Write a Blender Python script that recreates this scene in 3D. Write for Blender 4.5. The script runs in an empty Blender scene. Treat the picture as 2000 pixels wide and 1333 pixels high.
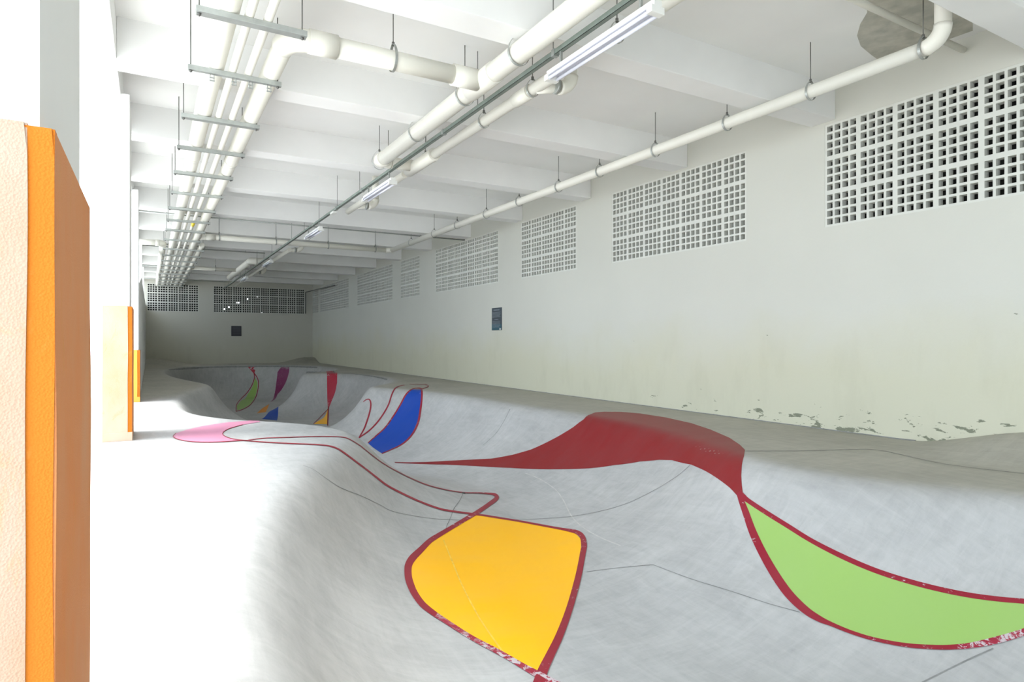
import bpy, bmesh, math, random
import numpy as np
from mathutils import Vector, Matrix
from mathutils.geometry import delaunay_2d_cdt

# ---------------------------------------------------------------- camera
S = bpy.context.scene
F_PX, VX, HY, EYE = 1225.0, 293.0, 666.5, 1.0
TH = math.atan((1000 - VX) / F_PX)
CT, ST = math.cos(TH), math.sin(TH)
cam = bpy.data.cameras.new('camera')
cam.sensor_width = 36.0
cam.lens = 36.0 * F_PX / 2000.0
cam.clip_start = 0.05
cam.clip_end = 300
camo = bpy.data.objects.new('camera', cam)
S.collection.objects.link(camo)
camo.location = (0, 0, EYE)
camo.rotation_euler = (math.pi / 2, 0, -TH)
S.camera = camo

# ---------------------------------------------------------------- light and exposure
S.view_settings.view_transform = 'Standard'
S.view_settings.look = 'None'
S.view_settings.exposure = 0.0
S.view_settings.gamma = 1.0
S.view_settings.use_curve_mapping = False
world = bpy.data.worlds.new('overcast_sky')
S.world = world
world.use_nodes = True
wn = world.node_tree
wn.nodes['Background'].inputs['Color'].default_value = (0.78, 0.89, 1.0, 1)
wn.nodes['Background'].inputs['Strength'].default_value = 4.7
sun = bpy.data.lights.new('hazy_sun', 'SUN')
sun.energy = 9.0
sun.angle = math.radians(25)
sun.color = (1.0, 0.98, 0.94)
suno = bpy.data.objects.new('hazy_sun', sun)
S.collection.objects.link(suno)
suno.rotation_euler = Vector((1.0, -0.22, -2.6)).to_track_quat('-Z', 'Y').to_euler()
S.cycles.use_denoising = True
S.cycles.max_bounces = 12
S.cycles.diffuse_bounces = 8
S.cycles.sample_clamp_indirect = 10

# ---------------------------------------------------------------- room measures (metres)
RW, RL = 6.61, -0.16          # right wall plane, inner line of the left columns
LB, LF = 30.2, -3.5           # back wall, unseen front end
ZB, ZS = 3.469, 3.84          # underside of beams, of slab
RE = -0.255                   # inner face of the edge beam


def ray(x, y):
    u = (x - 1000) / F_PX
    return np.array([u * CT + ST, CT - u * ST, -(y - HY) / F_PX])


def at(x, y, z=None, R=None, L=None):
    d = ray(x, y)
    t = (z - EYE) / d[2] if z is not None else (R / d[0] if R is not None else L / d[1])
    p = d * t
    return Vector((p[0], p[1], p[2] + EYE))


def L_at(x, R):
    return at(x, 0, R=R).y


# ---------------------------------------------------------------- materials
def nodes_of(name):
    m = bpy.data.materials.new(name)
    m.use_nodes = True
    return m, m.node_tree, m.node_tree.nodes['Principled BSDF']


def N(t, kind, **kw):
    n = t.nodes.new(kind)
    for k, v in kw.items():
        setattr(n, k, v)
    return n


def noise_fac(t, scale, detail=4, rough=0.55, stretch=(1, 1, 1), lo=0.35, hi=0.65, rot=(0, 0, 0), dist=0.0):
    tc = N(t, 'ShaderNodeTexCoord')
    mp = N(t, 'ShaderNodeMapping')
    mp.inputs['Scale'].default_value = stretch
    mp.inputs['Rotation'].default_value = rot
    t.links.new(tc.outputs['Object'], mp.inputs['Vector'])
    nz = N(t, 'ShaderNodeTexNoise')
    nz.inputs['Scale'].default_value = scale
    nz.inputs['Detail'].default_value = detail
    nz.inputs['Roughness'].default_value = rough
    nz.inputs['Distortion'].default_value = dist
    t.links.new(mp.outputs['Vector'], nz.inputs['Vector'])
    mr = N(t, 'ShaderNodeMapRange')
    mr.inputs['From Min'].default_value = lo
    mr.inputs['From Max'].default_value = hi
    t.links.new(nz.outputs['Fac'], mr.inputs['Value'])
    return mr.outputs['Result']


def mixc(t, fac, a, b, blend='MIX'):
    m = N(t, 'ShaderNodeMix', data_type='RGBA', blend_type=blend)
    for s, v in ((m.inputs[0], fac), (m.inputs[6], a), (m.inputs[7], b)):
        if isinstance(v, (int, float)):
            s.default_value = v
        elif isinstance(v, tuple):
            s.default_value = (v[0], v[1], v[2], 1)
        else:
            t.links.new(v, s)
    return m.outputs[2]


def mathn(t, op, a, b=None):
    m = N(t, 'ShaderNodeMath', operation=op)
    for s, v in ((m.inputs[0], a), (m.inputs[1], b)):
        if v is None:
            continue
        if isinstance(v, (int, float)):
            s.default_value = v
        else:
            t.links.new(v, s)
    return m.outputs[0]


def srgb(r, g, b):
    f = lambda c: (c / 255 / 12.92) if c / 255 <= 0.04045 else ((c / 255 + 0.055) / 1.055) ** 2.4
    return (f(r), f(g), f(b))


def simple(name, col, rough=0.6, metal=0.0, var=0.08, scale=6, spec=0.5):
    m, t, p = nodes_of(name)
    f = noise_fac(t, scale)
    d = tuple(c * (1 - var) for c in col)
    t.links.new(mixc(t, f, d, col), p.inputs['Base Color'])
    p.inputs['Roughness'].default_value = rough
    p.inputs['Metallic'].default_value = metal
    p.inputs['Specular IOR Level'].default_value = spec
    return m


def bump(t, p, h, strength=0.2, dist=0.01):
    b = N(t, 'ShaderNodeBump')
    b.inputs['Strength'].default_value = strength
    b.inputs['Distance'].default_value = dist
    t.links.new(h, b.inputs['Height'])
    t.links.new(b.outputs['Normal'], p.inputs['Normal'])


def concrete_color(t, a=(0.33, 0.328, 0.32), b=(0.49, 0.487, 0.478)):
    big = noise_fac(t, 0.9, 6, 0.6, (1, 1, 1), 0.3, 0.7)
    streak = noise_fac(t, 3.0, 7, 0.7, (1.0, 4.5, 1.0), 0.25, 0.75, (0, 0, 0.9), 0.6)
    streak2 = noise_fac(t, 3.2, 7, 0.7, (4.0, 1.0, 1.0), 0.3, 0.75, (0, 0, -0.5), 0.6)
    c = mixc(t, big, a, b)
    c = mixc(t, mathn(t, 'MULTIPLY', streak, 0.62), c, tuple(x * 0.76 for x in a))
    c = mixc(t, mathn(t, 'MULTIPLY', streak2, 0.42), c, tuple(min(1, x * 1.16) for x in b))
    return c


def make_concrete():
    m, t, p = nodes_of('skatepark_concrete')
    c = concrete_color(t)
    sp = noise_fac(t, 9, 3, 0.5, (1, 3, 1), 0.72, 0.78)
    c = mixc(t, mathn(t, 'MULTIPLY', sp, 0.35), c, (0.28, 0.28, 0.26))
    at_ = N(t, 'ShaderNodeAttribute', attribute_name='deck_tint')
    c = mixc(t, mathn(t, 'MULTIPLY', at_.outputs['Fac'], 0.9), c, (0.86, 0.82, 0.70), 'MULTIPLY')  # multiplies the decks outside the lip darker and browner
    t.links.new(c, p.inputs['Base Color'])
    p.inputs['Roughness'].default_value = 0.55
    p.inputs['Specular IOR Level'].default_value = 0.35
    return m


def make_paint(name, col, wear=0.1, scuff=0.25, rough=0.45):
    m, t, p = nodes_of(name)
    a = noise_fac(t, 1.6, 5, 0.6, (1, 2.5, 1), 0.3, 0.7, (0, 0, 0.8))
    light = tuple(min(1, c * 0.88 + 0.055) for c in col)
    c = mixc(t, mathn(t, 'MULTIPLY', a, scuff), col, light)
    if wear > 0:
        w = noise_fac(t, 24, 6, 0.75, (1, 1, 1), 0.62 - wear * 0.13, 0.65 - wear * 0.13, (0, 0, 0), 0.6)
        z = noise_fac(t, 1.3, 2, 0.5, (1, 1, 1), 0.50 - max(0, wear - 0.5) * 0.3, 0.60 - max(0, wear - 0.5) * 0.3)
        c = mixc(t, mathn(t, 'MULTIPLY', w, z), c, (0.52, 0.45, 0.47))
    t.links.new(c, p.inputs['Base Color'])
    p.inputs['Roughness'].default_value = rough
    p.inputs['Specular IOR Level'].default_value = 0.2
    return m


def make_wall(name, top, low, chips=True):
    m, t, p = nodes_of(name)
    tc = N(t, 'ShaderNodeTexCoord')
    sx = N(t, 'ShaderNodeSeparateXYZ')
    t.links.new(tc.outputs['Object'], sx.inputs[0])
    mr = N(t, 'ShaderNodeMapRange')
    mr.inputs['From Min'].default_value = 1.75
    mr.inputs['From Max'].default_value = 0.9
    z = mathn(t, 'ADD', sx.outputs['Z'], mathn(t, 'MULTIPLY', noise_fac(t, 0.8, 4, 0.6, (1, 1, 1), 0.2, 0.8), 0.7))
    t.links.new(z, mr.inputs['Value'])
    dirt = mathn(t, 'MULTIPLY', mr.outputs['Result'], 0.75)
    c = mixc(t, noise_fac(t, 0.7, 4), top, tuple(x * 0.965 for x in top))
    c = mixc(t, dirt, c, low)
    st = mathn(t, 'MULTIPLY', noise_fac(t, 2.2, 6, 0.65, (1, 1, 0.35), 0.52, 0.72), 0.22)
    c = mixc(t, mathn(t, 'MULTIPLY', st, mr.outputs['Result']), c, tuple(x * 0.72 for x in low))
    if chips:
        m2 = N(t, 'ShaderNodeMapRange')
        m2.inputs['From Min'].default_value = 0.50
        m2.inputs['From Max'].default_value = 0.12
        t.links.new(sx.outputs['Z'], m2.inputs['Value'])
        band = mathn(t, 'POWER', m2.outputs['Result'], 1.2)
        n = noise_fac(t, 8.0, 6, 0.62, (1, 0.6, 1.7), 0.0, 1.0, (0, 0, 0), 0.3)
        m3 = N(t, 'ShaderNodeMapRange')
        m3.inputs['From Min'].default_value = 10.0
        m3.inputs['From Max'].default_value = 4.5
        t.links.new(sx.outputs['Y'], m3.inputs['Value'])
        band = mathn(t, 'MULTIPLY', band, m3.outputs['Result'])
        th = mathn(t, 'ADD', n, mathn(t, 'MULTIPLY', band, 0.185))
        ch = N(t, 'ShaderNodeMapRange')
        ch.inputs['From Min'].default_value = 0.745
        ch.inputs['From Max'].default_value = 0.765
        t.links.new(th, ch.inputs['Value'])
        c = mixc(t, mathn(t, 'MULTIPLY', ch.outputs['Result'], 0.92), c, (0.17, 0.18, 0.13))
    t.links.new(c, p.inputs['Base Color'])
    p.inputs['Roughness'].default_value = 0.8
    p.inputs['Specular IOR Level'].default_value = 0.2
    bump(t, p, noise_fac(t, 30, 3), 0.08, 0.004)
    return m


M = {}
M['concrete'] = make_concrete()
M['wall'] = make_wall('right_wall_paint', (0.575, 0.572, 0.515), (0.55, 0.535, 0.395))
M['backwall'] = make_wall('back_wall_paint', (0.55, 0.54, 0.48), (0.52, 0.51, 0.42), False)
M['plain'] = simple('white_plaster', (0.80, 0.80, 0.78), 0.85, var=0.04, scale=1.2, spec=0.2)
M['ceil'] = simple('ceiling_white_paint', (0.80, 0.80, 0.785), 0.85, var=0.04, scale=1.0, spec=0.2)
M['beam'] = simple('beam_white_paint', (0.81, 0.81, 0.80), 0.85, var=0.05, scale=1.3, spec=0.2)
M['block'] = simple('breeze_block_white', (0.62, 0.625, 0.575), 0.85, var=0.05, scale=3, spec=0.2)
M['pipe'] = simple('ivory_painted_pipe', (0.74, 0.725, 0.655), 0.4, var=0.03, scale=2, spec=0.4)
M['steel'] = simple('galvanised_steel', (0.42, 0.44, 0.42), 0.45, 0.6, 0.15, 14)
M['tray'] = simple('grey_green_steel', (0.23, 0.27, 0.24), 0.5, 0.4, 0.2, 10)
M['rod'] = simple('dark_threaded_rod', (0.16, 0.16, 0.15), 0.5, 0.5, 0.1, 20)
M['lamp_white'] = simple('lamp_housing_white', (0.72, 0.72, 0.69), 0.35, 0, 0.03, 5)
M['tube'] = simple('unlit_glass_tube', (0.74, 0.75, 0.84), 0.15, 0, 0.02, 5)
M['mirror'] = simple('lamp_reflector_grey', (0.66, 0.66, 0.72), 0.35, 0.1, 0.05, 5)
M['black'] = simple('black_plastic', (0.03, 0.03, 0.03), 0.5)
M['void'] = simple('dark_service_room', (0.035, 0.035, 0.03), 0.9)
M['ground'] = simple('pale_outdoor_paving', (0.74, 0.73, 0.70), 0.8, var=0.08, scale=0.8)
M['patch'] = simple('bare_cement_patch', (0.50, 0.485, 0.42), 0.9, var=0.25, scale=7)
M['seam'] = simple('dark_joint', (0.26, 0.26, 0.25), 0.8, var=0.3, scale=12)
M['seam_light'] = simple('pale_joint', (0.56, 0.55, 0.52), 0.8, var=0.2, scale=12)
M['scratch'] = simple('pale_scratch', srgb(250, 200, 70), 0.7, var=0.3, scale=14)
M['red'] = make_paint('brick_red_paint', srgb(130, 26, 30), 0.0, 0.30)
M['line'] = make_paint('crimson_line_paint', srgb(140, 30, 46), 0.12, 0.25)
M['line_worn'] = make_paint('chipped_crimson_line_paint', srgb(150, 34, 56), 0.95, 0.25)
M['yellow'] = make_paint('yellow_paint', srgb(250, 184, 0), 0.0, 0.35)
M['green'] = make_paint('lime_green_paint', srgb(148, 182, 100), 0.0, 0.3)
M['blue'] = make_paint('blue_paint', srgb(0, 62, 158), 0.0, 0.18)
M['pink'] = make_paint('pink_paint', srgb(198, 132, 158), 0.0, 0.4)
M['purple'] = make_paint('purple_paint', srgb(125, 40, 90), 0.3, 0.3)
M['redtop'] = make_paint('scuffed_red_paint', srgb(175, 45, 65), 0.35, 0.35)
M['orange'] = make_paint('orange_paint', srgb(225, 140, 30), 0.0, 0.3)


def make_fabric(name, col, pale=None, amt=0.3, weave=260):
    m, t, p = nodes_of(name)
    a = noise_fac(t, 2.0, 5, 0.6, (1, 1, 0.6), 0.3, 0.7)
    c = mixc(t, mathn(t, 'MULTIPLY', a, amt), col, pale or tuple(min(1, x * 1.3) for x in col))
    s = noise_fac(t, 4.0, 6, 0.75, (2.0, 2.0, 0.8), 0.56, 0.72, (0.4, 0.3, 0), 1.2)
    c = mixc(t, mathn(t, 'MULTIPLY', s, 0.45), c, (0.62, 0.28, 0.06))
    t.links.new(c, p.inputs['Base Color'])
    p.inputs['Roughness'].default_value = 0.85
    p.inputs['Specular IOR Level'].default_value = 0.2
    tc = N(t, 'ShaderNodeTexCoord')
    v = N(t, 'ShaderNodeTexVoronoi')
    v.inputs['Scale'].default_value = weave
    t.links.new(tc.outputs['Object'], v.inputs['Vector'])
    bump(t, p, v.outputs['Distance'], 0.35, 0.003)
    return m


M['pad_pale'] = make_fabric('faded_peach_canvas', (0.42, 0.235, 0.13), (0.47, 0.37, 0.30), 1.0)
M['pad_orange'] = make_fabric('bright_orange_canvas', (0.50, 0.150, 0.014), None, 0.3)
M['pad_side'] = make_fabric('worn_orange_canvas', (0.70, 0.235, 0.06), (0.62, 0.33, 0.18), 0.8)
M['pad_faded'] = make_fabric('bleached_peach_canvas', (0.60, 0.40, 0.25), (0.62, 0.50, 0.42), 1.0)
M['pad_yellow'] = make_fabric('amber_canvas', (0.85, 0.42, 0.08), None, 0.3)


# ---------------------------------------------------------------- mesh helpers
def new_bm():
    return bmesh.new()


def box(bm, x0, x1, y0, y1, z0, z1, bev=0.0):
    r = bmesh.ops.create_cube(bm, size=1.0)
    vs = r['verts']
    for v in vs:
        v.co = Vector(((x0 + x1) / 2 + v.co.x * (x1 - x0), (y0 + y1) / 2 + v.co.y * (y1 - y0), (z0 + z1) / 2 + v.co.z * (z1 - z0)))
    if bev:
        es = list({e for v in vs for e in v.link_edges})
        bmesh.ops.bevel(bm, geom=es, offset=bev, segments=2, affect='EDGES', profile=0.6)


def tube(bm, pts, r, seg=20, cap=True, radii=None):
    pts = [Vector(p) for p in pts]
    rings = []
    up = None
    for i, p in enumerate(pts):
        d = (pts[min(i + 1, len(pts) - 1)] - pts[max(i - 1, 0)]).normalized()
        if up is None:
            up = Vector((0, 0, 1)) if abs(d.z) < 0.9 else Vector((1, 0, 0))
        a = d.cross(up)
        if a.length < 1e-4:
            a = d.cross(Vector((0, 1, 0)))
        a.normalize()
        b = a.cross(d).normalized()
        up = b
        rr = radii[i] if radii else r
        rings.append([bm.verts.new(p + (a * math.cos(2 * math.pi * k / seg) + b * math.sin(2 * math.pi * k / seg)) * rr) for k in range(seg)])
    for i in range(len(rings) - 1):
        for k in range(seg):
            f = bm.faces.new((rings[i][k], rings[i][(k + 1) % seg], rings[i + 1][(k + 1) % seg], rings[i + 1][k]))
            f.smooth = True
    if cap:
        bm.faces.new(rings[0][::-1])
        bm.faces.new(rings[-1])


def arc(p0, corner, p1, r, n=8):
    """points of a rounded bend from p0 round corner to p1"""
    p0, c, p1 = Vector(p0), Vector(corner), Vector(p1)
    a, b = (p0 - c).normalized(), (p1 - c).normalized()
    out = []
    for i in range(n + 1):
        t = i / n
        q0, q2 = c + a * r, c + b * r
        ang = t * math.pi / 2
        out.append(c + a * r * (1 - math.sin(ang)) + b * r * (1 - math.cos(ang)))
    return out


def obj(name, bm, mat, parent=None, smooth=None, recalc=True):
    if recalc:
        bmesh.ops.recalc_face_normals(bm, faces=bm.faces)
    me = bpy.data.meshes.new(name)
    bm.to_mesh(me)
    bm.free()
    o = bpy.data.objects.new(name, me)
    S.collection.objects.link(o)
    if mat is not None:
        me.materials.append(mat)
    if parent is not None:
        o.parent = parent
        o.matrix_parent_inverse = Matrix.Translation(-parent.location)
    if smooth:
        for p in me.polygons:
            p.use_smooth = True
    return o


def tag(o, label=None, cat=None, group=None, kind=None):
    if label:
        o['label'] = label
    if cat:
        o['category'] = cat
    if group:
        o['group'] = group
    if kind:
        o['kind'] = kind
    return o


def thing(name, label, cat, loc=(0, 0, 0), group=None):
    o = bpy.data.objects.new(name, None)
    o.empty_display_size = 0.1
    S.collection.objects.link(o)
    o.location = loc
    return tag(o, label, cat, group)


def copy_thing(root, loc, label=None):
    r = root.copy()
    S.collection.objects.link(r)
    r.location = loc
    if label:
        r['label'] = label
    for ch in list(root.children):
        c = ch.copy()
        S.collection.objects.link(c)
        c.parent = r
        for g in list(ch.children):
            d = g.copy()
            S.collection.objects.link(d)
            d.parent = c
    return r


ORD = ['first', 'second', 'third', 'fourth', 'fifth', 'sixth', 'seventh', 'eighth', 'ninth', 'tenth', 'eleventh', 'twelfth',
       'thirteenth', 'fourteenth', 'fifteenth', 'sixteenth', 'seventeenth', 'eighteenth', 'nineteenth', 'twentieth',
       'twenty-first', 'twenty-second', 'twenty-third', 'twenty-fourth']

# ---------------------------------------------------------------- skate bowl height field
LIP = [(-1.0, 1.4), ]
LIP = [(0.42, 1.3), (0.36, 2.0), (0.42, 2.9), (0.66, 3.8), (1.02, 4.8), (1.45, 5.7), (1.84, 6.35), (2.00, 7.0),
       (1.84, 7.75), (1.44, 8.35), (0.98, 8.85), (0.62, 9.6), (0.45, 10.6), (0.46, 11.8), (0.62, 13.2), (0.95, 14.6), (1.20, 15.6),
       (1.18, 16.6), (0.9, 18.3), (0.62, 20.5), (0.5, 22.8), (0.62, 25.0), (1.1, 27.0), (2.2, 28.0), (3.8, 27.9),
       (5.1, 27.0), (5.8, 25.4), (5.85, 23.4), (5.3, 21.5), (4.4, 20.5), (4.05, 20.1), (4.45, 19.7), (5.2, 19.0), (5.55, 17.6),
       (5.45, 16.0), (5.0, 14.7), (4.35, 13.85), (4.12, 13.4), (4.28, 12.8), (4.66, 11.8), (4.88, 10.2), (4.93, 8.4), (5.05, 6.9),
       (4.95, 5.6), (4.70, 4.6), (4.40, 3.8), (4.30, 3.2), (4.45, 2.5), (4.85, 1.8), (5.1, 0.9), (5.0, -0.3),
       (4.3, -1.2), (3.0, -1.6), (1.7, -1.3), (0.8, -0.4), (0.5, 0.5)]


def catmull(P, n=8, closed=True):
    P = [np.array(p, float) for p in P]
    out = []
    k = len(P)
    rng = range(k) if closed else range(k - 1)
    for i in rng:
        if closed:
            p0, p1, p2, p3 = P[i - 1], P[i], P[(i + 1) % k], P[(i + 2) % k]
        else:
            p0, p1, p2, p3 = P[max(i - 1, 0)], P[i], P[i + 1], P[min(i + 2, k - 1)]
        for j in range(n):
            t = j / n
            out.append(0.5 * ((2 * p1) + (-p0 + p2) * t + (2 * p0 - 5 * p1 + 4 * p2 - p3) * t * t + (-p0 + 3 * p1 - 3 * p2 + p3) * t ** 3))
    if not closed:
        out.append(P[-1])
    return np.array(out)


GX0, GX1, GY0, GY1, GS = -0.9, RW, LF, LB, 0.045
nx = int(round((GX1 - GX0) / GS)) + 1
ny = int(round((GY1 - GY0) / GS)) + 1
gx = np.linspace(GX0, GX1, nx)
gy = np.linspace(GY0, GY1, ny)
XX, YY = np.meshgrid(gx, gy, indexing='ij')


def sdf(poly, X, Y):
    best = np.full(X.shape, 1e9)
    inside = np.zeros(X.shape, bool)
    n = len(poly)
    for i in range(n):
        x0, y0 = poly[i]
        x1, y1 = poly[(i + 1) % n]
        dx, dy = x1 - x0, y1 - y0
        l2 = dx * dx + dy * dy + 1e-12
        t = np.clip(((X - x0) * dx + (Y - y0) * dy) / l2, 0, 1)
        best = np.minimum(best, (X - x0 - t * dx) ** 2 + (Y - y0 - t * dy) ** 2)
        cond = (y0 > Y) != (y1 > Y)
        inside ^= cond & (X < (x1 - x0) * (Y - y0) / (y1 - y0 + 1e-12) + x0)
    d = np.sqrt(best)
    return np.where(inside, d, -d)


def blur(A, sig):
    r = int(math.ceil(3 * sig / GS))
    k = np.exp(-0.5 * (np.arange(-r, r + 1) * GS / sig) ** 2)
    k /= k.sum()
    for ax in (0, 1):
        Pd = np.pad(A, [(r, r) if a == ax else (0, 0) for a in (0, 1)], mode='edge')
        A = sum(k[j] * np.take(Pd, range(j, j + A.shape[ax]), axis=ax) for j in range(2 * r + 1))
    return A


def sstep(a, b, x):
    t = np.clip((x - a) / (b - a), 0, 1)
    return t * t * (3 - 2 * t)


def build_height():
    global TINT
    D = sdf(catmull(LIP, 6), XX, YY)
    TINT = blur(np.clip(-D / 0.25, 0, 1) * np.clip(sstep(3.6, 4.6, XX) + sstep(11.9, 13.5, YY), 0, 1), 0.08)  # mask of the browner tint: outside the lip, right side and far end
    depth = 0.82 + 0.22 * sstep(6, 12, YY) + 0.25 * sstep(15, 21, YY)
    run = 1.75 + 0.0 * YY
    left = sstep(3.2, 1.6, XX) * sstep(9.5, 7.5, YY)
    run = run - 0.42 * left - 0.25 * sstep(12.0, 14.0, YY)
    Rt = (run ** 2 + depth ** 2) / (2 * depth)
    q = np.clip(run - D, 0, run)
    bowl = -depth + Rt - np.sqrt(np.maximum(Rt ** 2 - q ** 2, 1e-6))
    z = np.where(D <= 0, 0.0, bowl)
    z1, z2 = blur(z, 0.075), blur(z, 0.12)
    z = z1 * (1 - left) + z2 * left
    # mound against the right wall near the camera, banked corners at the back
    z += 0.22 * sstep(5.68, 6.65, XX) * sstep(3.5, 2.3, YY)
    z += 0.24 * sstep(5.0, 6.3, XX) * sstep(28.6, 30.0, YY)
    z += 0.26 * sstep(1.8, 0.2, XX) * sstep(26.5, 29.8, YY)
    return z


HZ = build_height()


def hz(x, y):
    x = np.clip((np.asarray(x, float) - GX0) / (GX1 - GX0) * (nx - 1), 0, nx - 1.0001)
    y = np.clip((np.asarray(y, float) - GY0) / (GY1 - GY0) * (ny - 1), 0, ny - 1.0001)
    i, j = x.astype(int), y.astype(int)
    a, b = x - i, y - j
    return HZ[i, j] * (1 - a) * (1 - b) + HZ[i + 1, j] * a * (1 - b) + HZ[i, j + 1] * (1 - a) * b + HZ[i + 1, j + 1] * a * b


def cast(px, py, far=False):
    """where the sight line through a photo pixel meets the concrete: plan position"""
    d = ray(px, py)
    t = np.arange(0.5, 36, 0.01)
    X, Y, Z = d[0] * t, d[1] * t, EYE + d[2] * t
    below = Z < hz(X, Y)
    cr = np.where(below[1:] & ~below[:-1])[0]
    if len(cr) == 0:
        i = len(t) - 2
    else:
        i = cr[-1] if far else cr[0]
    lo, hi = t[i], t[i + 1]
    for _ in range(14):
        m = (lo + hi) / 2
        if EYE + d[2] * m < hz(d[0] * m, d[1] * m):
            hi = m
        else:
            lo = m
    return np.array([d[0] * lo, d[1] * lo])


def floor_mesh():
    v = np.stack([XX, YY, HZ], -1).reshape(-1, 3)
    idx = np.arange(nx * ny).reshape(nx, ny)
    f = np.stack([idx[:-1, :-1], idx[1:, :-1], idx[1:, 1:], idx[:-1, 1:]], -1).reshape(-1, 4)
    me = bpy.data.meshes.new('floor')
    me.vertices.add(len(v))
    me.vertices.foreach_set('co', v.ravel())
    me.loops.add(f.size)
    me.loops.foreach_set('vertex_index', f.ravel())
    me.polygons.add(len(f))
    me.polygons.foreach_set('loop_start', np.arange(0, f.size, 4))
    me.polygons.foreach_set('loop_total', np.full(len(f), 4))
    me.polygons.foreach_set('use_smooth', np.ones(len(f), bool))
    me.update()
    me.validate()
    at_ = me.attributes.new('deck_tint', 'FLOAT', 'POINT')
    at_.data.foreach_set('value', TINT.astype(np.float32).ravel())
    me.materials.append(M['concrete'])
    o = bpy.data.objects.new('floor', me)
    S.collection.objects.link(o)
    return o


floor = tag(floor_mesh(), 'pale grey concrete skate bowl floor with flowing painted shapes', None, None, 'structure')

# ---------------------------------------------------------------- room shell
bm = new_bm()
box(bm, -0.9, RW + 0.2, LF - 0.2, LB + 0.2, ZS, ZS + 0.2)
ceiling = tag(obj('ceiling', bm, M['ceil']), kind='structure')
BEAMS = [-2.3, 2.13 - 2.2, 2.13, 4.25, 6.47, 8.72, 11.02, 13.4, 15.8, 18.15, 20.6, 23.1, 25.6, 28.0]
for y in BEAMS:
    bm = new_bm()
    box(bm, RE, RW, y, y + 0.30, ZB, ZS + 0.01, 0.008)
    obj('beam', bm, M['beam'], ceiling)
# edge beam over the columns
bm = new_bm()
box(bm, RE - 0.36, RE, LF, LB, ZB, ZS + 0.01, 0.006)
obj('edge_beam', bm, M['beam'], ceiling)

# bare cement patch on the slab between the beams
PB = 0.385
WT = 0.082         # thickness of the breeze blocks


def hole_wall(name, along, panels, z0, rows, plane, a0, a1, zt, zb, mat, thick=0.12):
    """a wall with clear rectangular openings for the block grilles"""
    bm = new_bm()
    cuts = sorted(panels)
    zt0, zt1 = z0, z0 + rows * PB
    def piece(p, q, za, zb_):
        if q - p < 1e-4:
            return
        if along == 'y':
            box(bm, plane, plane + thick, p, q, za, zb_)
        else:
            box(bm, p, q, plane, plane + thick, za, zb_)
    piece(a0, a1, zb, zt0)
    piece(a0, a1, zt1, zt)
    pos = a0
    for p, q in cuts:
        piece(pos, p, zt0, zt1)
        pos = q
    piece(pos, a1, zt0, zt1)
    return tag(obj(name, bm, mat), kind='structure')


Z0 = 2.285
RP = []
for xa, n in ((1611, 8), (1195.3, 7), (1018, 5), (851, 9), (782.7, 4), (698, 10), (625.5, 12)):
    L0 = L_at(xa, RW)
    RP.append((L0 - n * PB, L0))
RP.append((LB - 3 * PB - 0.02, LB - 0.02))
RP[6] = (RP[6][0], min(RP[6][1], RP[7][0] - 0.3))
RP[5] = (RP[5][0], min(RP[5][1], RP[6][0] - 0.45))
hole_wall('wall_right', 'y', RP, Z0, 3, RW, LF - 0.2, LB + 0.2, ZS + 0.2, -1.6, M['wall'])
bx = [at(287, 570, L=LB).x, at(417, 570, L=LB).x]
BP = [(bx[0], bx[0] + 5 * PB), (bx[1], bx[1] + 10 * PB)]
hole_wall('wall_back', 'x', BP, Z0 - 0.03, 3, LB, -0.9, RW, ZS, -1.6, M['backwall'])
bm = new_bm()
box(bm, 2.4, RW, LF - 0.12, LF, -1.6, ZS)  # unseen partial wall, added behind the camera to cut light from the front
tag(obj('wall_front_light_block', bm, M['plain']), kind='structure')
# left wall beyond the open bays: low solid wall whose top climbs towards the back
bm = new_bm()
prof = [(12.55, -0.1), (LB, -0.1), (LB, 2.5), (16.0, 2.4), (12.55, 2.0)]
va = [bm.verts.new((RL, y, z)) for y, z in prof]
vb = [bm.verts.new((RL - 0.2, y, z)) for y, z in prof]
bm.faces.new(va)
bm.faces.new(vb[::-1])
for i in range(5):
    bm.faces.new((va[i], va[(i + 1) % 5], vb[(i + 1) % 5], vb[i]))
tag(obj('wall_left', bm, M['plain']), kind='structure')
# ground outside
bm = new_bm()
box(bm, -25, -0.9, -30, 50, -0.3, -0.004)
box(bm, -0.9, 12, -30, LF, -0.3, -0.004)
tag(obj('ground', bm, M['ground']), kind='structure')


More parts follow.
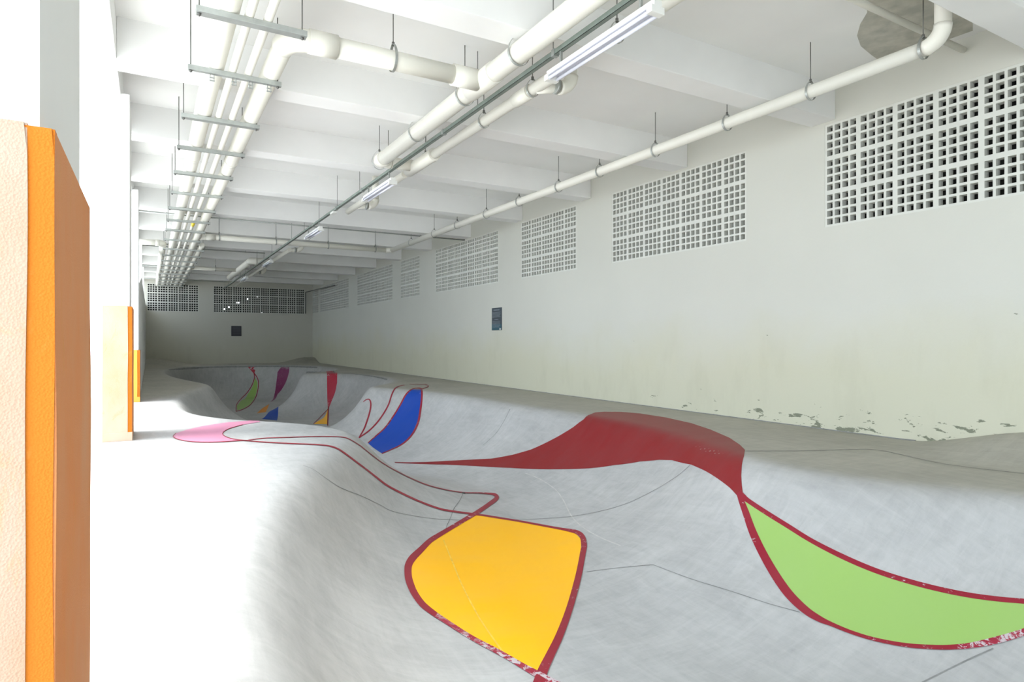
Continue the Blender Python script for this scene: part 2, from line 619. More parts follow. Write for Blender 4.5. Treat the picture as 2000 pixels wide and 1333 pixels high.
def grille(name, along, p, q, z0, plane, label):
    """breeze blocks, sixteen square holes each, as one panel"""
    bm = new_bm()
    n = int(round((q - p) / PB))
    b = (q - p) / n
    xs, full = [p], []
    gap, web = 0.050, 0.0245
    h = (b - gap - 3 * web) / 4
    for i in range(n):
        s = p + i * b + gap / 2
        for k in range(4):
            xs += [s + k * (h + web), s + k * (h + web) + h]
    xs.append(q)
    hz_ = (PB - gap - 3 * web) / 4
    zs = [z0]
    for i in range(3):
        s = z0 + i * PB + gap / 2
        for k in range(4):
            zs += [s + k * (hz_ + web), s + k * (hz_ + web) + hz_]
    zs.append(z0 + 3 * PB)
    def V(a, z, dpt):
        return (plane + dpt, a, z) if along == 'y' else (a, plane + dpt, z)
    d0, d1 = 0.003, 0.003 + WT
    G = {}
    def gv(i, j, dd):
        k = (i, j, dd)
        if k not in G:
            # holes narrow slightly to the back
            G[k] = bm.verts.new(V(xs[i], zs[j], dd))
        return G[k]
    for i in range(len(xs) - 1):
        for j in range(len(zs) - 1):
            hole = (i % 2 == 1) and (j % 2 == 1)
            if not hole:
                bm.faces.new((gv(i, j, d0), gv(i + 1, j, d0), gv(i + 1, j + 1, d0), gv(i, j + 1, d0)))
                bm.faces.new((gv(i, j, d1), gv(i, j + 1, d1), gv(i + 1, j + 1, d1), gv(i + 1, j, d1)))
            else:
                c = [(i, j), (i + 1, j), (i + 1, j + 1), (i, j + 1)]
                for k in range(4):
                    a, b_ = c[k], c[(k + 1) % 4]
                    bm.faces.new((gv(*a, d0), gv(*b_, d0), gv(*b_, d1), gv(*a, d1)))
    return tag(obj(name, bm, M['block']), label, 'ventilation grille', 'breeze block grilles high on the walls')


RLAB = ['large breeze block grille at the right edge, its square holes showing dark',
        'seven block wide grille high on right wall, second from the right edge',
        'five block wide grille on right wall above and right of the poster',
        'nine block wide grille on right wall above left of the poster',
        'narrow four block grille on right wall, left of the wide one above poster',
        'ten block grille on right wall just left of the narrow four block one',
        'dim long grille on right wall, next to last before the back corner',
        'short dark grille on right wall touching the back corner']
for (p, q), lb in zip(RP, RLAB):
    grille('breeze_block_grille', 'y', p, q, Z0, RW, lb)
grille('breeze_block_grille', 'x', BP[0][0], BP[0][1], Z0 - 0.03, LB, 'left five block wide grille on the far back wall beneath the pipe bundle')
grille('breeze_block_grille', 'x', BP[1][0], BP[1][1], Z0 - 0.03, LB, 'wide ten block grille on the far back wall above the black square sign')

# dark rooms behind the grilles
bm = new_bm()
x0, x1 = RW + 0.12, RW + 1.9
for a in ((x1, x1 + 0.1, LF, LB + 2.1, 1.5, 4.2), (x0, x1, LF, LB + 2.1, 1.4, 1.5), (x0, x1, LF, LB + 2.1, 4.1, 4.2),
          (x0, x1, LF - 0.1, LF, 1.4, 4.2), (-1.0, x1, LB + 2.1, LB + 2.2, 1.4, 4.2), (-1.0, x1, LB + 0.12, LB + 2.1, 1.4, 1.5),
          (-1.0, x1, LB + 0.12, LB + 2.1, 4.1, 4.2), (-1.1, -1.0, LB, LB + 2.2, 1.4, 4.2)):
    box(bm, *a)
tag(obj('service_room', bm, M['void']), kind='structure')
# lit lamps of the room behind the back wall, seen through the blocks
em, t, p = nodes_of('lit_lamp_glow')
p.inputs['Emission Color'].default_value = (0.93, 0.95, 1, 1)
p.inputs['Emission Strength'].default_value = 5
for i, (x, y, w, lb) in enumerate(((437, 604, .13, 'bright lamp behind back grille, lowest left of the row'), (447, 600, .07, 'small bright lamp behind back grille beside the lowest left one'),
                     (465.5, 591.5, .17, 'widest bright lamp behind the back wall grille'), (483, 584.5, .07, 'faint small lamp behind back grille right of the widest lamp'),
                     (503.5, 579.5, .08, 'bright lamp behind back grille, highest of the row'), (511, 612, .09, 'dim lamp at the bottom edge of the back grille'))):
    q = at(x, y, L=LB + 0.16)
    bm = new_bm()
    box(bm, q.x - w * .4, q.x + w * .4, q.y, q.y + 0.05, q.z - 0.028, q.z + 0.028, 0.008)
    o = tag(obj('distant_lamp', bm, em), lb, 'lamp', 'lamps glowing behind the back grille')

# ---------------------------------------------------------------- columns and pads


def column(y0, w=0.18, ln=0.69, R=RL, label=''):
    bm = new_bm()
    pr = [(R - w, y0), (R - 0.017, y0), (R, y0 + 0.004), (R, y0 + ln), (R - w, y0 + ln)]
    a = [bm.verts.new((x, y, -0.05)) for x, y in pr]
    b = [bm.verts.new((x, y, ZB + 0.02)) for x, y in pr]
    bm.faces.new(a[::-1])
    bm.faces.new(b)
    for i in range(5):
        bm.faces.new((a[i], a[(i + 1) % 5], b[(i + 1) % 5], b[i]))
    return tag(obj('column', bm, M['plain']), kind='structure')


def wavy_slab(x0, x1, y0, y1, z0, z1, amp, seed, axis, nseg=26):
    """a soft upholstered sheet of real thickness with slightly uneven long edges"""
    rnd = random.Random(seed)
    ph = [rnd.uniform(0, 6.28) for _ in range(4)]
    bm = new_bm()
    rings = []
    for k in range(nseg + 1):
        z = z0 + (z1 - z0) * k / nseg
        w = amp * (math.sin(z * 5.1 + ph[0]) * 0.6 + math.sin(z * 11.3 + ph[1]) * 0.4)
        w2 = amp * (math.sin(z * 4.3 + ph[2]) * 0.6 + math.sin(z * 9.7 + ph[3]) * 0.4)
        if axis == 'x':
            pts = [(x0 + w * .4, y0), (x1 + w, y0 + abs(w2) * .3), (x1 + w, y1), (x0, y1)]
        else:
            pts = [(x0, y0), (x1 + w * .5, y0 + w * .3), (x1 + w * .5, y1 + w2), (x0, y1 + w2)]
        rings.append([bm.verts.new((x, y, z)) for x, y in pts])
    for k in range(nseg):
        for i in range(4):
            bm.faces.new((rings[k][i], rings[k][(i + 1) % 4], rings[k + 1][(i + 1) % 4], rings[k + 1][i]))
    bm.faces.new(rings[0][::-1])
    bm.faces.new(rings[-1])
    bmesh.ops.bevel(bm, geom=[e for e in bm.edges if abs(e.verts[0].co.z - e.verts[1].co.z) > 1e-4 or e.verts[0].co.z in (z0, z1)],
                    offset=0.004, segments=2, affect='EDGES')
    return bm


def pad(y0, top, R, label, seed, mats=('pad_pale', 'pad_orange', 'pad_side'), w=0.275):
    th = 0.035
    root = thing('column_pad', label, 'safety pad', (R, y0, 0), 'orange pads wrapped around the columns')
    ob = obj('corner_wrap', wavy_slab(R - 0.045, R, y0, y0 + th, 0.0, top, 0.002, seed, 'x'), M[mats[1]], root)
    tag(ob, 'bright orange corner strip')
    ob = obj('front_panel', wavy_slab(R - w, R - 0.036, y0 - 0.004, y0 + th, 0.0, top + 0.004, 0.0022, seed + 1, 'x'), M[mats[0]], root)
    tag(ob, 'faded peach front panel with orange scuffs')
    ob = obj('side_panel', wavy_slab(R - 0.024, R + 0.0015, y0 + 0.004, y0 + 0.70, 0.0, top - 0.002, 0.003, seed + 2, 'y'), M[mats[2]], root)
    tag(ob, 'darker worn orange side panel')
    bm = new_bm()
    box(bm, R - w - 0.003, R + 0.004, y0 - 0.008, y0 + th, 0.0, 0.085, 0.003)
    obj('base_strip', bm, M[mats[0]], root)
    return root


column(1.30)
pad(1.262, 1.347, -0.136, 'huge orange padded wrap on the nearest column at left edge', 3)
column(7.41, R=-0.178)
pad(7.37, 1.347, -0.157, 'peach and orange pad on the second column, standing on white deck', 11, ('pad_faded', 'pad_orange', 'pad_side'), w=0.25)
column(12.0, R=-0.165)
pad(11.95, 0.85, -0.145, 'narrow low amber pad on the third column, beyond the second', 19, ('pad_yellow', 'pad_orange', 'pad_side'))
for y in (18.2, 24.3):
    column(y, R=-0.17)
column(-4.0 + 0.7, R=-0.157)

# ---------------------------------------------------------------- painted shapes and joints on the concrete
OFF = 0.0035


def drape_poly(name, pix, mat, label, far=False, parent=None, off=OFF, smooth=False, step=0.05):
    P = np.array([cast(x, y, far) for x, y in pix])
    if smooth:
        P = catmull(P, 5)
    # resample boundary
    B = []
    n = len(P)
    for i in range(n):
        a, b = P[i], P[(i + 1) % n]
        k = max(1, int(np.hypot(*(b - a)) / step))
        for j in range(k):
            B.append(a + (b - a) * j / k)
    B = np.array(B)
    lo, hi = B.min(0), B.max(0)
    g = np.stack(np.meshgrid(np.arange(lo[0] + step / 2, hi[0], step), np.arange(lo[1] + step / 2, hi[1], step), indexing='ij'), -1).reshape(-1, 2)
    if len(g):
        g = g[sdf(B, g[:, 0], g[:, 1]) > step * 0.4]
    pts = [Vector(p) for p in B] + [Vector(p) for p in g]
    m = len(B)
    vo, eo, fo, *_ = delaunay_2d_cdt(pts, [], [list(range(m))], 1, 1e-6)
    z = hz(np.array([v.x for v in vo]), np.array([v.y for v in vo])) + off
    bm = new_bm()
    vs = [bm.verts.new((v.x, v.y, zz)) for v, zz in zip(vo, z)]
    for f in fo:
        try:
            bm.faces.new([vs[i] for i in f])
        except ValueError:
            pass
    for f in bm.faces:
        f.smooth = True
        f.normal_update()
        if f.normal.z < 0:
            f.normal_flip()
    o = obj(name, bm, mat, parent or floor, recalc=False)
    if label:
        o['label'] = label
    return o


def drape_line(name, pts, mat, label=None, far=False, parent=None, off=OFF + 0.002, w=None, world_w=None):
    """pts: (x, y, width in photo pixels); the stripe is laid on the concrete"""
    A = np.array([(p[0], p[1], (p[2] if len(p) > 2 else (w or 2))) for p in pts], float)
    C = catmull(A, 6, closed=False)
    T = np.gradient(C[:, :2], axis=0)
    T /= np.maximum(np.hypot(T[:, 0], T[:, 1])[:, None], 1e-9)
    Nn = np.stack([-T[:, 1], T[:, 0]], 1)
    if world_w is None:
        E0 = np.array([cast(*(c[:2] + n * c[2] / 2), far) for c, n in zip(C, Nn)])
        E1 = np.array([cast(*(c[:2] - n * c[2] / 2), far) for c, n in zip(C, Nn)])
    else:
        W = np.array([cast(*c[:2], far) for c in C])
        TT = np.gradient(W, axis=0)
        TT /= np.maximum(np.hypot(TT[:, 0], TT[:, 1])[:, None], 1e-9)
        NN = np.stack([-TT[:, 1], TT[:, 0]], 1)
        E0, E1 = W + NN * world_w / 2, W - NN * world_w / 2
    # subdivide long steps
    a0, a1 = [E0[0]], [E1[0]]
    for i in range(len(E0) - 1):
        k = max(1, int(max(np.hypot(*(E0[i + 1] - E0[i])), np.hypot(*(E1[i + 1] - E1[i]))) / 0.05))
        for j in range(1, k + 1):
            a0.append(E0[i] + (E0[i + 1] - E0[i]) * j / k)
            a1.append(E1[i] + (E1[i + 1] - E1[i]) * j / k)
    a0, a1 = np.array(a0), np.array(a1)
    wid = np.hypot(*(a0 - a1).T).max()
    m = max(1, int(math.ceil(wid / 0.05)))
    bm = new_bm()
    rows = []
    for i in range(len(a0)):
        q = [a0[i] + (a1[i] - a0[i]) * j / m for j in range(m + 1)]
        z = hz(np.array([p[0] for p in q]), np.array([p[1] for p in q])) + off
        rows.append([bm.verts.new((p[0], p[1], zz)) for p, zz in zip(q, z)])
    for i in range(len(rows) - 1):
        for j in range(m):
            f = bm.faces.new((rows[i][j], rows[i][j + 1], rows[i + 1][j + 1], rows[i + 1][j]))
            f.smooth = True
            f.normal_update()
            if f.normal.z < 0:
                f.normal_flip()
    o = obj(name, bm, mat, parent or floor, recalc=False)
    if label:
        o['label'] = label
    return o


yellow = drape_poly('painted_shape', [(924, 1006), (964, 1011), (1020, 1020.5), (1076, 1031), (1104, 1036), (1124, 1043), (1134, 1054), (1135, 1072), (1124, 1128), (1107, 1189), (1088, 1240),
    (1068, 1282), (1052, 1314), (992, 1284), (950, 1262), (908, 1239), (866, 1211), (838, 1191), (814, 1164), (802, 1134), (799, 1112), (806, 1095), (826, 1075), (854, 1050), (890, 1026)],
    M['yellow'], 'bright yellow shield-shaped paint on the bowl bottom')
drape_line('outline', [(704, 872, 1.6), (729.6, 892.7, 1.6), (755, 910.5, 1.6), (793.4, 931, 1.8), (831.6, 947.5, 2), (869.9, 957.7, 2), (905.6, 963.3, 2), (933.7, 964, 2.5), (955, 965.4, 3.5), (967, 968, 6),
    (970, 974.3, 8), (957, 985, 8), (933.7, 1001, 8), (908, 1016.4, 8), (882.7, 1031.7, 8), (857, 1047, 9), (839.3, 1058.5, 10), (821.4, 1076.3, 12), (806, 1091.6, 14), (798, 1105.5, 14),
    (797, 1122.3, 14), (800.2, 1139, 14), (810, 1161.5, 13), (826.7, 1183.8, 12), (851.9, 1203.4, 10)], M['line'], 'crimson outline', parent=yellow)
drape_line('outline', [(851.9, 1203.4, 10), (879.9, 1221.6, 9), (921.9, 1248.2, 9), (963.8, 1270.6, 10), (991.8, 1286, 10), (1019.8, 1302.8, 11), (1042, 1315.3, 13), (1061.8, 1326.5, 15), (1095, 1345, 18)],
    M['line_worn'], 'chipped crimson outline', parent=yellow)
drape_line('outline', [(485, 862.5, 1.6), (518, 865, 1.8), (562, 867.4, 2), (606, 869.2, 2), (639, 871.8, 2.4), (658.8, 877.6, 3), (676.4, 889, 3.2), (694, 902.2, 3.2), (716, 918.7, 3.2), (735, 933.5, 3.4),
    (755, 948.8, 3.6), (780.6, 962.8, 3.6), (818.9, 980.7, 3.6), (857, 994.7, 3.6), (882.7, 999.8, 3.6), (921, 1005, 3.6), (950, 1009, 3.6), (964, 1011.3, 3.6), (1020, 1020.5, 3.6), (1076, 1031, 4), (1103.7, 1036, 5)],
    M['line'], 'thin crimson line rolling off the deck', parent=yellow)
drape_line('outline', [(1103.7, 1036, 5), (1126, 1041, 8), (1137, 1050, 10), (1140.7, 1066, 11), (1138, 1084, 11), (1129, 1130, 12), (1112.5, 1190, 13), (1093, 1243, 15), (1074, 1283, 17), (1060, 1313, 20), (1050, 1345, 24)],
    M['line'], 'wide crimson outline', parent=yellow)
drape_line('outline', [(485, 860.8, 1.2), (518, 857, 1.3), (562, 855.6, 1.4), (606, 854, 1.4), (650, 854, 1.4), (672, 855.6, 1.5), (685, 860.4, 1.6), (704, 872, 1.6)], M['line'], parent=yellow)

pink = drape_poly('painted_shape', [(469.6, 861.5), (441, 863.7), (408, 864.8), (375, 863.7), (348.6, 859.3), (338.5, 853.8), (344.2, 847.2), (364, 840.6), (397, 832.9), (441, 826.3), (485, 823), (520, 822.2),
    (507, 825.2), (474, 830.7), (447.6, 838.4), (436.6, 845), (435.5, 850.5), (445.4, 856), (463, 860)], M['pink'], 'pale pink crescent on the sunlit deck')
drape_line('outline', [(485, 862.5, 1.4), (469.6, 861.8, 1.4), (441, 863.9, 1.2), (408, 865, 1.2), (375, 864, 1.2), (348.6, 859.6, 1.2), (338, 853.8, 1.2), (344.2, 847, 1)], M['line'], parent=pink)
drape_line('outline', [(485, 861.8, 1.4), (463, 860, 1.4), (445.4, 856, 1.3), (435.5, 850.5, 1.2), (436.6, 845, 1), (447.6, 838.4, 1), (474, 830.7, 1)], M['line'], parent=pink)

drape_poly('painted_shape', [(771, 903.2), (870, 901.2), (960, 896.7), (1000, 889.5), (1037.5, 878.8), (1075, 861.3), (1100, 847.5), (1120, 835), (1140, 820), (1152.5, 810.5), (1162.5, 806.5), (1180, 805),
    (1212.5, 805.4), (1250, 808.5), (1300, 816.3), (1350, 827.5), (1387.5, 840), (1425, 856.3), (1445, 870), (1455, 880), (1453, 892.5), (1448.8, 910), (1447.5, 930), (1448.8, 950), (1451, 965),
    (1440, 970), (1425, 953.8), (1400, 935), (1375, 920), (1350, 908.8), (1312.5, 900), (1287.5, 899.3), (1250, 902.5), (1200, 909.5), (1150, 915.8), (1100, 917.5), (1037.5, 917), (1000, 915), (960, 913.3), (870, 908.5), (771, 904.6)],
    M['red'], 'large brick red swoosh over the right hand bank', far=True)

green = drape_poly('painted_shape', [(1455, 980), (1493, 1004), (1539.4, 1033), (1585.9, 1062), (1647.8, 1093), (1709.8, 1120), (1771.7, 1140), (1833.7, 1156), (1895.7, 1168), (1957.6, 1176), (2000, 1180), (2060, 1186), (2090, 1190),
    (2060, 1209), (2000, 1233), (1957.6, 1249), (1911, 1259), (1833.7, 1264), (1771.7, 1260.5), (1709.8, 1248), (1663.3, 1234), (1616.8, 1216), (1582, 1196), (1549, 1167), (1524, 1136), (1500, 1096), (1479, 1050), (1463, 1010)],
    M['green'], 'lime green leaf shape at the lower right')
drape_line('outline', [(1444, 962, 9), (1453, 973, 10), (1462, 980.4, 9), (1493, 1001, 9), (1539.4, 1030, 9), (1585.9, 1058.8, 9), (1647.8, 1090.4, 10), (1709.8, 1116.7, 10), (1771.7, 1136.9, 10), (1833.7, 1153, 10),
    (1895.7, 1165.4, 10), (1957.6, 1173.4, 10), (2000, 1177, 10), (2090, 1187, 10)], M['line'], 'crimson upper outline of the green leaf', parent=green)
drape_line('outline', [(1443, 964, 10), (1448, 980, 11), (1456.5, 1003, 13), (1471.3, 1043.9, 15), (1493, 1088.8, 16), (1517.7, 1130.7, 17), (1542.5, 1164.7, 17), (1573.5, 1194.2, 15), (1600, 1211, 12), (1625, 1222, 8), (1663.3, 1237.5, 7), (1709.8, 1251.5, 7),
    (1771.7, 1262.9, 8), (1833.7, 1267, 9), (1870, 1266, 10)], M['line'], 'crimson lower outline of the green leaf', parent=green)
drape_line('outline', [(1870, 1266, 10), (1895.7, 1263.3, 11), (1942, 1254, 14), (2000, 1237, 14), (2060, 1212, 13), (2095, 1190, 10)], M['line_worn'], 'chipped crimson outline of the green leaf', parent=green)

blue = drape_poly('painted_shape', [(804.3, 761.5), (822, 761.5), (822.3, 779.2), (820, 799), (815.5, 823), (807, 843), (797, 857), (782, 869), (764, 877.5), (745.7, 886.5), (719.3, 866.7), (732.5, 855), (752.3, 837), (768.8, 813.9), (782, 792.4), (791.9, 774.3), (797.5, 766)],
    M['blue'], 'deep blue sail shape on the far bank', far=True)
drape_line('outline', [(718.5, 866.3, 2), (732.5, 854, 2.4), (752.3, 836, 2.6), (768.8, 812.9, 2.8), (782, 791.4, 3), (791.9, 773, 3), (801.8, 762.7, 2.4), (812, 759, 1.6)], M['line'], far=True, parent=blue)
drape_line('outline', [(812, 759, 1.2), (823, 761, 3.4), (823.6, 779.2, 3.6), (821.5, 799, 3.8), (816.8, 825.4, 3.8), (807.8, 845, 3.6), (795.8, 860, 3), (779, 872.3, 2.4), (745.7, 887, 1.6)], M['line'], far=True, parent=blue)
drape_line('painted_line', [(701, 856, 2.2), (711, 838.6, 2.8), (719.3, 815.5, 3), (723.4, 799, 3), (723.9, 787.5, 3), (721, 781.2, 2.5), (715, 781.8, 2), (709.5, 786, 1.4)], M['line'], 'thin crimson hook line beside the blue sail')
drape_line('painted_line', [(701, 856, 2.2), (721, 842, 2.6), (735.8, 827, 2.8), (749, 809, 2.8), (758.9, 790.8, 2.8), (765.5, 771, 2.6), (772, 759.4, 2.2), (782, 754.5, 1.3), (790, 753.1, 1)], M['line'], 'thin crimson curve between the hook line and blue sail', far=True)
drape_line('painted_line', [(823, 761, 1.5), (833, 757.5, 1.3), (837, 754.5, 1.1), (828, 752, 0.9), (800, 751, 0.8)], M['line'], far=True)

drape_poly('painted_shape', [(624.2, 728.6), (659, 729.4), (658.4, 748), (654.8, 766), (647.6, 784), (642.8, 796), (640.4, 796), (639.2, 778), (634.4, 754), (628.4, 738.4)], M['redtop'], 'scuffed red funnel shape in the middle pocket', far=True)
drape_poly('painted_shape', [(639.8, 801), (638.6, 829), (613, 829)], M['yellow'], 'small yellow triangle under the red funnel', far=True)
drape_line('painted_line', [(641.8, 795, 2.4), (640.8, 808, 2.4), (640, 832, 2.2)], M['line'], far=True)
drape_line('painted_line', [(640.8, 800, 1.2), (628, 813, 1.2), (612, 829, 1.2)], M['line'], far=True)

drape_poly('painted_shape', [(483, 717), (498.8, 717), (498.4, 724), (496.6, 731), (494.5, 729)], M['redtop'], 'small dark red triangle at the far lip', far=True)
drape_poly('painted_shape', [(498.2, 738), (503, 748), (502, 762), (497, 777.5), (488, 790.5), (475, 798.5), (463.5, 802), (462.5, 794), (471, 783), (484, 770), (493, 756)], M['green'], 'green banana shape in the dark far bowl', far=True)
drape_line('painted_line', [(496, 729, 1.8), (496.6, 739.6, 1.5), (491.6, 754, 1.5), (482, 768.4, 1.5), (470, 780.4, 1.5), (462.2, 791.2, 1.6), (461, 804.4, 1.6)], M['line'], far=True)
drape_line('painted_line', [(496, 729, 1.8), (502.4, 738.4, 1.5), (504.8, 748, 1.5), (503.6, 762.4, 1.5), (498.8, 778, 1.5), (489.2, 791.2, 1.5), (476, 799.6, 1.5), (461, 804.4, 1.5)], M['line'], far=True)
drape_poly('painted_shape', [(549, 718), (565, 718), (564.8, 726.4), (561.2, 739.6), (554, 755.2), (542, 770.8), (527.6, 786.4), (536, 770.8), (539.6, 748), (542, 727.6)], M['purple'], 'purple wedge in the dark far bowl', far=True)
drape_poly('painted_shape', [(526.4, 789.4), (519.2, 805.6), (501.2, 808), (512, 798.4)], M['orange'], 'dim orange triangle under the purple wedge', far=True)
drape_poly('painted_shape', [(545.6, 800.8), (541, 822), (510.8, 819), (522.8, 808)], M['blue'], 'dark blue patch on the far bowl bottom', far=True)

drape_line('scratch', [(866, 1056), (884, 1100), (905, 1150), (940, 1215), (984, 1278)], M['scratch'], off=OFF + 0.001, world_w=0.012, parent=yellow)

# expansion joints
JT = [([(592, 910), (612, 918), (638, 936), (666, 954), (704, 969), (742, 987), (768, 1000), (830, 1012), (880, 1016), (930, 1017.5), (1012, 1016), (1062, 1013.8), (1117, 1009.5), (1175, 998.8), (1225, 983.8), (1275, 960), (1320, 932.5), (1347, 910)], .008, 'seam'),
      ([(1025, 925), (1040, 930), (1062, 941), (1085, 957.5), (1100, 977.5), (1117, 1010), (1140, 1032), (1175, 1052), (1212, 1067)], .010, 'seam_light'),
      ([(1146, 1118), (1200, 1111), (1275, 1104)], .007, 'seam'),
      ([(1275, 1104), (1350, 1132), (1431, 1157), (1500, 1180), (1562, 1197)], .006, 'seam'),
      ([(1940, 1268), (1880, 1295), (1790, 1340)], .007, 'seam'),
      ([(1457, 882), (1580, 881), (1700, 879), (1760, 889), (1850, 908), (2000, 926)], .012, 'seam'),
      ([(904, 966), (897, 980), (887, 994), (880, 1012), (872, 1030), (866, 1052)], .006, 'seam'),
      ([(996, 800), (985, 822), (968, 848), (944, 870)], .012, 'seam')]
for pts, w, m in JT:
    drape_line('expansion_joint', pts, M[m], off=0.0025, world_w=w)
drape_line('lip_joint', [(330, 723), (345, 721.5), (400, 718), (480, 716.2), (560, 716), (620, 718)], M['seam'], off=0.004, far=True, world_w=0.05)
drape_line('lip_joint', [(598, 728.5), (640, 728.8), (680, 730), (720, 734.5), (745, 739), (756, 742)], M['seam'], off=0.004, far=True, world_w=0.04)
q = cast(905.5, 964.5)
bm = new_bm()
bmesh.ops.create_cone(bm, cap_ends=True, segments=16, radius1=0.022, radius2=0.018, depth=0.012)
o = obj('drain_plug', bm, M['black'])
o.location = (q[0], q[1], float(hz(q[0], q[1])) + 0.004)
tag(o, 'tiny black plug in the concrete beside the thin crimson line', 'drain')

# cement patch under the slab
pts = [at(x, y, z=ZS - 0.004) for x, y in ((1690, 0), (1694, 25), (1680, 48), (1674, 70), (1681, 90), (1700, 106), (1718, 119), (1760, 110), (1830, 85), (1900, 60), (1900, 0), (1800, -40))]
bm = new_bm()
a = [bm.verts.new(p) for p in pts]
b = [bm.verts.new(p + Vector((0, 0, 0.01))) for p in pts]
bm.faces.new(a)
bm.faces.new(b[::-1])
for i in range(len(a)):
    bm.faces.new((a[i], a[(i + 1) % len(a)], b[(i + 1) % len(a)], b[i]))
tag(obj('cement_patch', bm, M['patch'], ceiling), 'bare grey cement patch')

# ---------------------------------------------------------------- pipes
ZP = 3.36
R_RP, R_MP, R_P2 = 5.434, 2.618, 3.07


def pipe_thing(label, runs, loc, name='drain_pipe', cat='pipe', group=None):
    """runs: (part name, points, radius)"""
    root = thing(name, label, cat, loc, group)
    for part, pts, r in runs:
        bm = new_bm()
        tube(bm, pts, r)
        obj(part, bm, M['pipe'], root)
    return root


def V3(*a):
    return Vector(a)


# right wall pipe, riser at the camera end, turning across the hall at the far end
Ls, Le = L_at(1842, R_RP), 15.75
r = 0.060
run = [V3(R_RP, Ls + 0.13, ZP + 0.01), V3(R_RP, Le - 0.12, ZP)]
pipe_thing('long ivory pipe along the right wall with a riser at its near end',
           [('pipe', run, r), ('elbow', arc((R_RP, Ls + 1, ZP + 0.01), (R_RP, Ls, ZP + 0.01), (R_RP, Ls, ZP + 1), 0.14), r + 0.005),
            ('riser', [V3(R_RP, Ls, ZP + 0.13), V3(R_RP, Ls, ZS)], r),
            ('elbow', arc((R_RP, Le - 1, ZP), (R_RP, Le, ZP), (R_RP - 1, Le, ZP), 0.13), r + 0.005)], (R_RP, Ls, ZP))
pipe_thing('ivory cross pipe running from the bundle to the right wall pipe',
           [('pipe', [V3(1.1, 15.75, ZP), V3(R_RP - 0.12, 15.75, ZP)], r),
            ('elbow', arc((1.9, 15.75, ZP), (0.92, 15.75, ZP), (0.92, 16.6, ZP), 0.2), r + 0.012),
            ('coupling', [V3(1.1, 15.75, ZP), V3(1.28, 15.75, ZP)], r + 0.013)], (1.1, 15.75, ZP))

# main pipe of the middle, with the tee
LM = L_at(745, R_MP)
XL = 5.07
pipe_thing('thickest ivory pipe crossing the ceiling centre diagonally in view',
           [('pipe', [V3(R_MP, -1.5, ZP), V3(R_MP, LM - 0.1, ZP)], 0.088),
            ('tee', [V3(R_MP, XL - 0.24, ZP), V3(R_MP, XL + 0.24, ZP)], 0.097),
            ('end_cap', [V3(R_MP, LM - 0.12, ZP), V3(R_MP, LM + 0.03, ZP)], 0.097),
            ('elbow', arc((R_MP, LM - 1, ZP - 0.01), (R_MP, LM, ZP - 0.01), (R_MP + 1, LM, ZP - 0.01), 0.12), 0.085),
            ('link', [V3(R_MP + 0.1, LM, ZP - 0.01), V3(R_P2 - 0.02, LM, ZP - 0.01)], 0.075)], (R_MP, LM, ZP))
pipe_thing('fat ivory cross pipe with a big elbow, from bundle to the thickest pipe',
           [('pipe', [V3(1.28, XL, ZP), V3(R_MP - 0.25, XL, ZP)], 0.08),
            ('elbow', arc((1.5, XL, ZP), (0.92, XL, ZP), (0.92, XL + 1, ZP), 0.19), 0.088),
            ('socket', [V3(1.08, XL, ZP), V3(1.30, XL, ZP)], 0.094),
            ('collar', [V3(R_MP - 0.30, XL, ZP), V3(R_MP - 0.05, XL, ZP)], 0.094)], (1.28, XL, ZP))
# second pipe beside the cable channel
pipe_thing('thinner ivory pipe running beside the cable channel with couplings',
           [('pipe', [V3(R_P2, -1.5, ZP - 0.03), V3(R_P2, 7.3, ZP - 0.03)], 0.055),
            ('coupling', [V3(R_P2, 4.98, ZP - 0.03), V3(R_P2, 5.25, ZP - 0.03)], 0.066),
            ('reducer', [V3(R_P2, 7.25, ZP - 0.03), V3(R_P2, 7.4, ZP - 0.03), V3(R_P2, 7.55, ZP - 0.03), V3(R_P2, 8.15, ZP - 0.03)], 0.08)], (R_P2, 7.3, ZP))
BR = ((4.75, 'ivory elbow fitting with strap behind the nearest light fixture'), (10.55, 'ivory elbow fitting at the end of the second light fixture'),
      (16.6, 'small ivory elbow fitting above the third and fourth light fixtures'), (22.6, 'tiny distant ivory elbow fitting near the far light fixtures'))
for y, lb in BR:
    z = ZP - 0.04
    rt = pipe_thing(lb, [('pipe', [V3(R_P2, y + 0.12, z), V3(R_P2 + 0.16, y + 0.02, z)], 0.05),
                         ('elbow', arc((R_P2 - 0.8, y, z), (R_P2 + 0.30, y, z), (R_P2 + 0.30, y - 0.1, z + 1), 0.13), 0.062),
                         ('riser', [V3(R_P2 + 0.30, y, z + 0.12), V3(R_P2 + 0.30, y, ZS)], 0.055)], (R_P2, y, z), 'pipe_elbow', 'pipe fitting')
    bm = new_bm()
    tube(bm, [V3(R_P2 + 0.12, y, z), V3(R_P2 + 0.15, y, z)], 0.066)
    obj('strap', bm, M['steel'], rt)
pipe_thing('short ivory pipe end behind the second light fixture',
           [('pipe', [V3(R_P2, 8.3, ZP - 0.04), V3(R_P2, 11.2, ZP - 0.04)], 0.05)], (R_P2, 8.3, ZP))
pipe_thing('far ivory pipe beside cable channel leading to the back wall',
           [('pipe', [V3(R_P2, 16.6, ZP - 0.04), V3(R_P2, 28.5, ZP - 0.04)], 0.05)], (R_P2, 16.6, ZP))
pipe_thing('thick pale pipe hanging in the far dark part of the ceiling',
           [('pipe', [V3(2.56, 19.95, ZP), V3(2.56, 25.5, ZP)], 0.095),
            ('elbow', arc((2.56, 21, ZP), (2.56, 19.8, ZP), (3.4, 19.8, ZP), 0.18), 0.10),
            ('link', [V3(2.74, 19.8, ZP), V3(3.1, 19.8, ZP)], 0.09)], (2.56, 19.95, ZP))
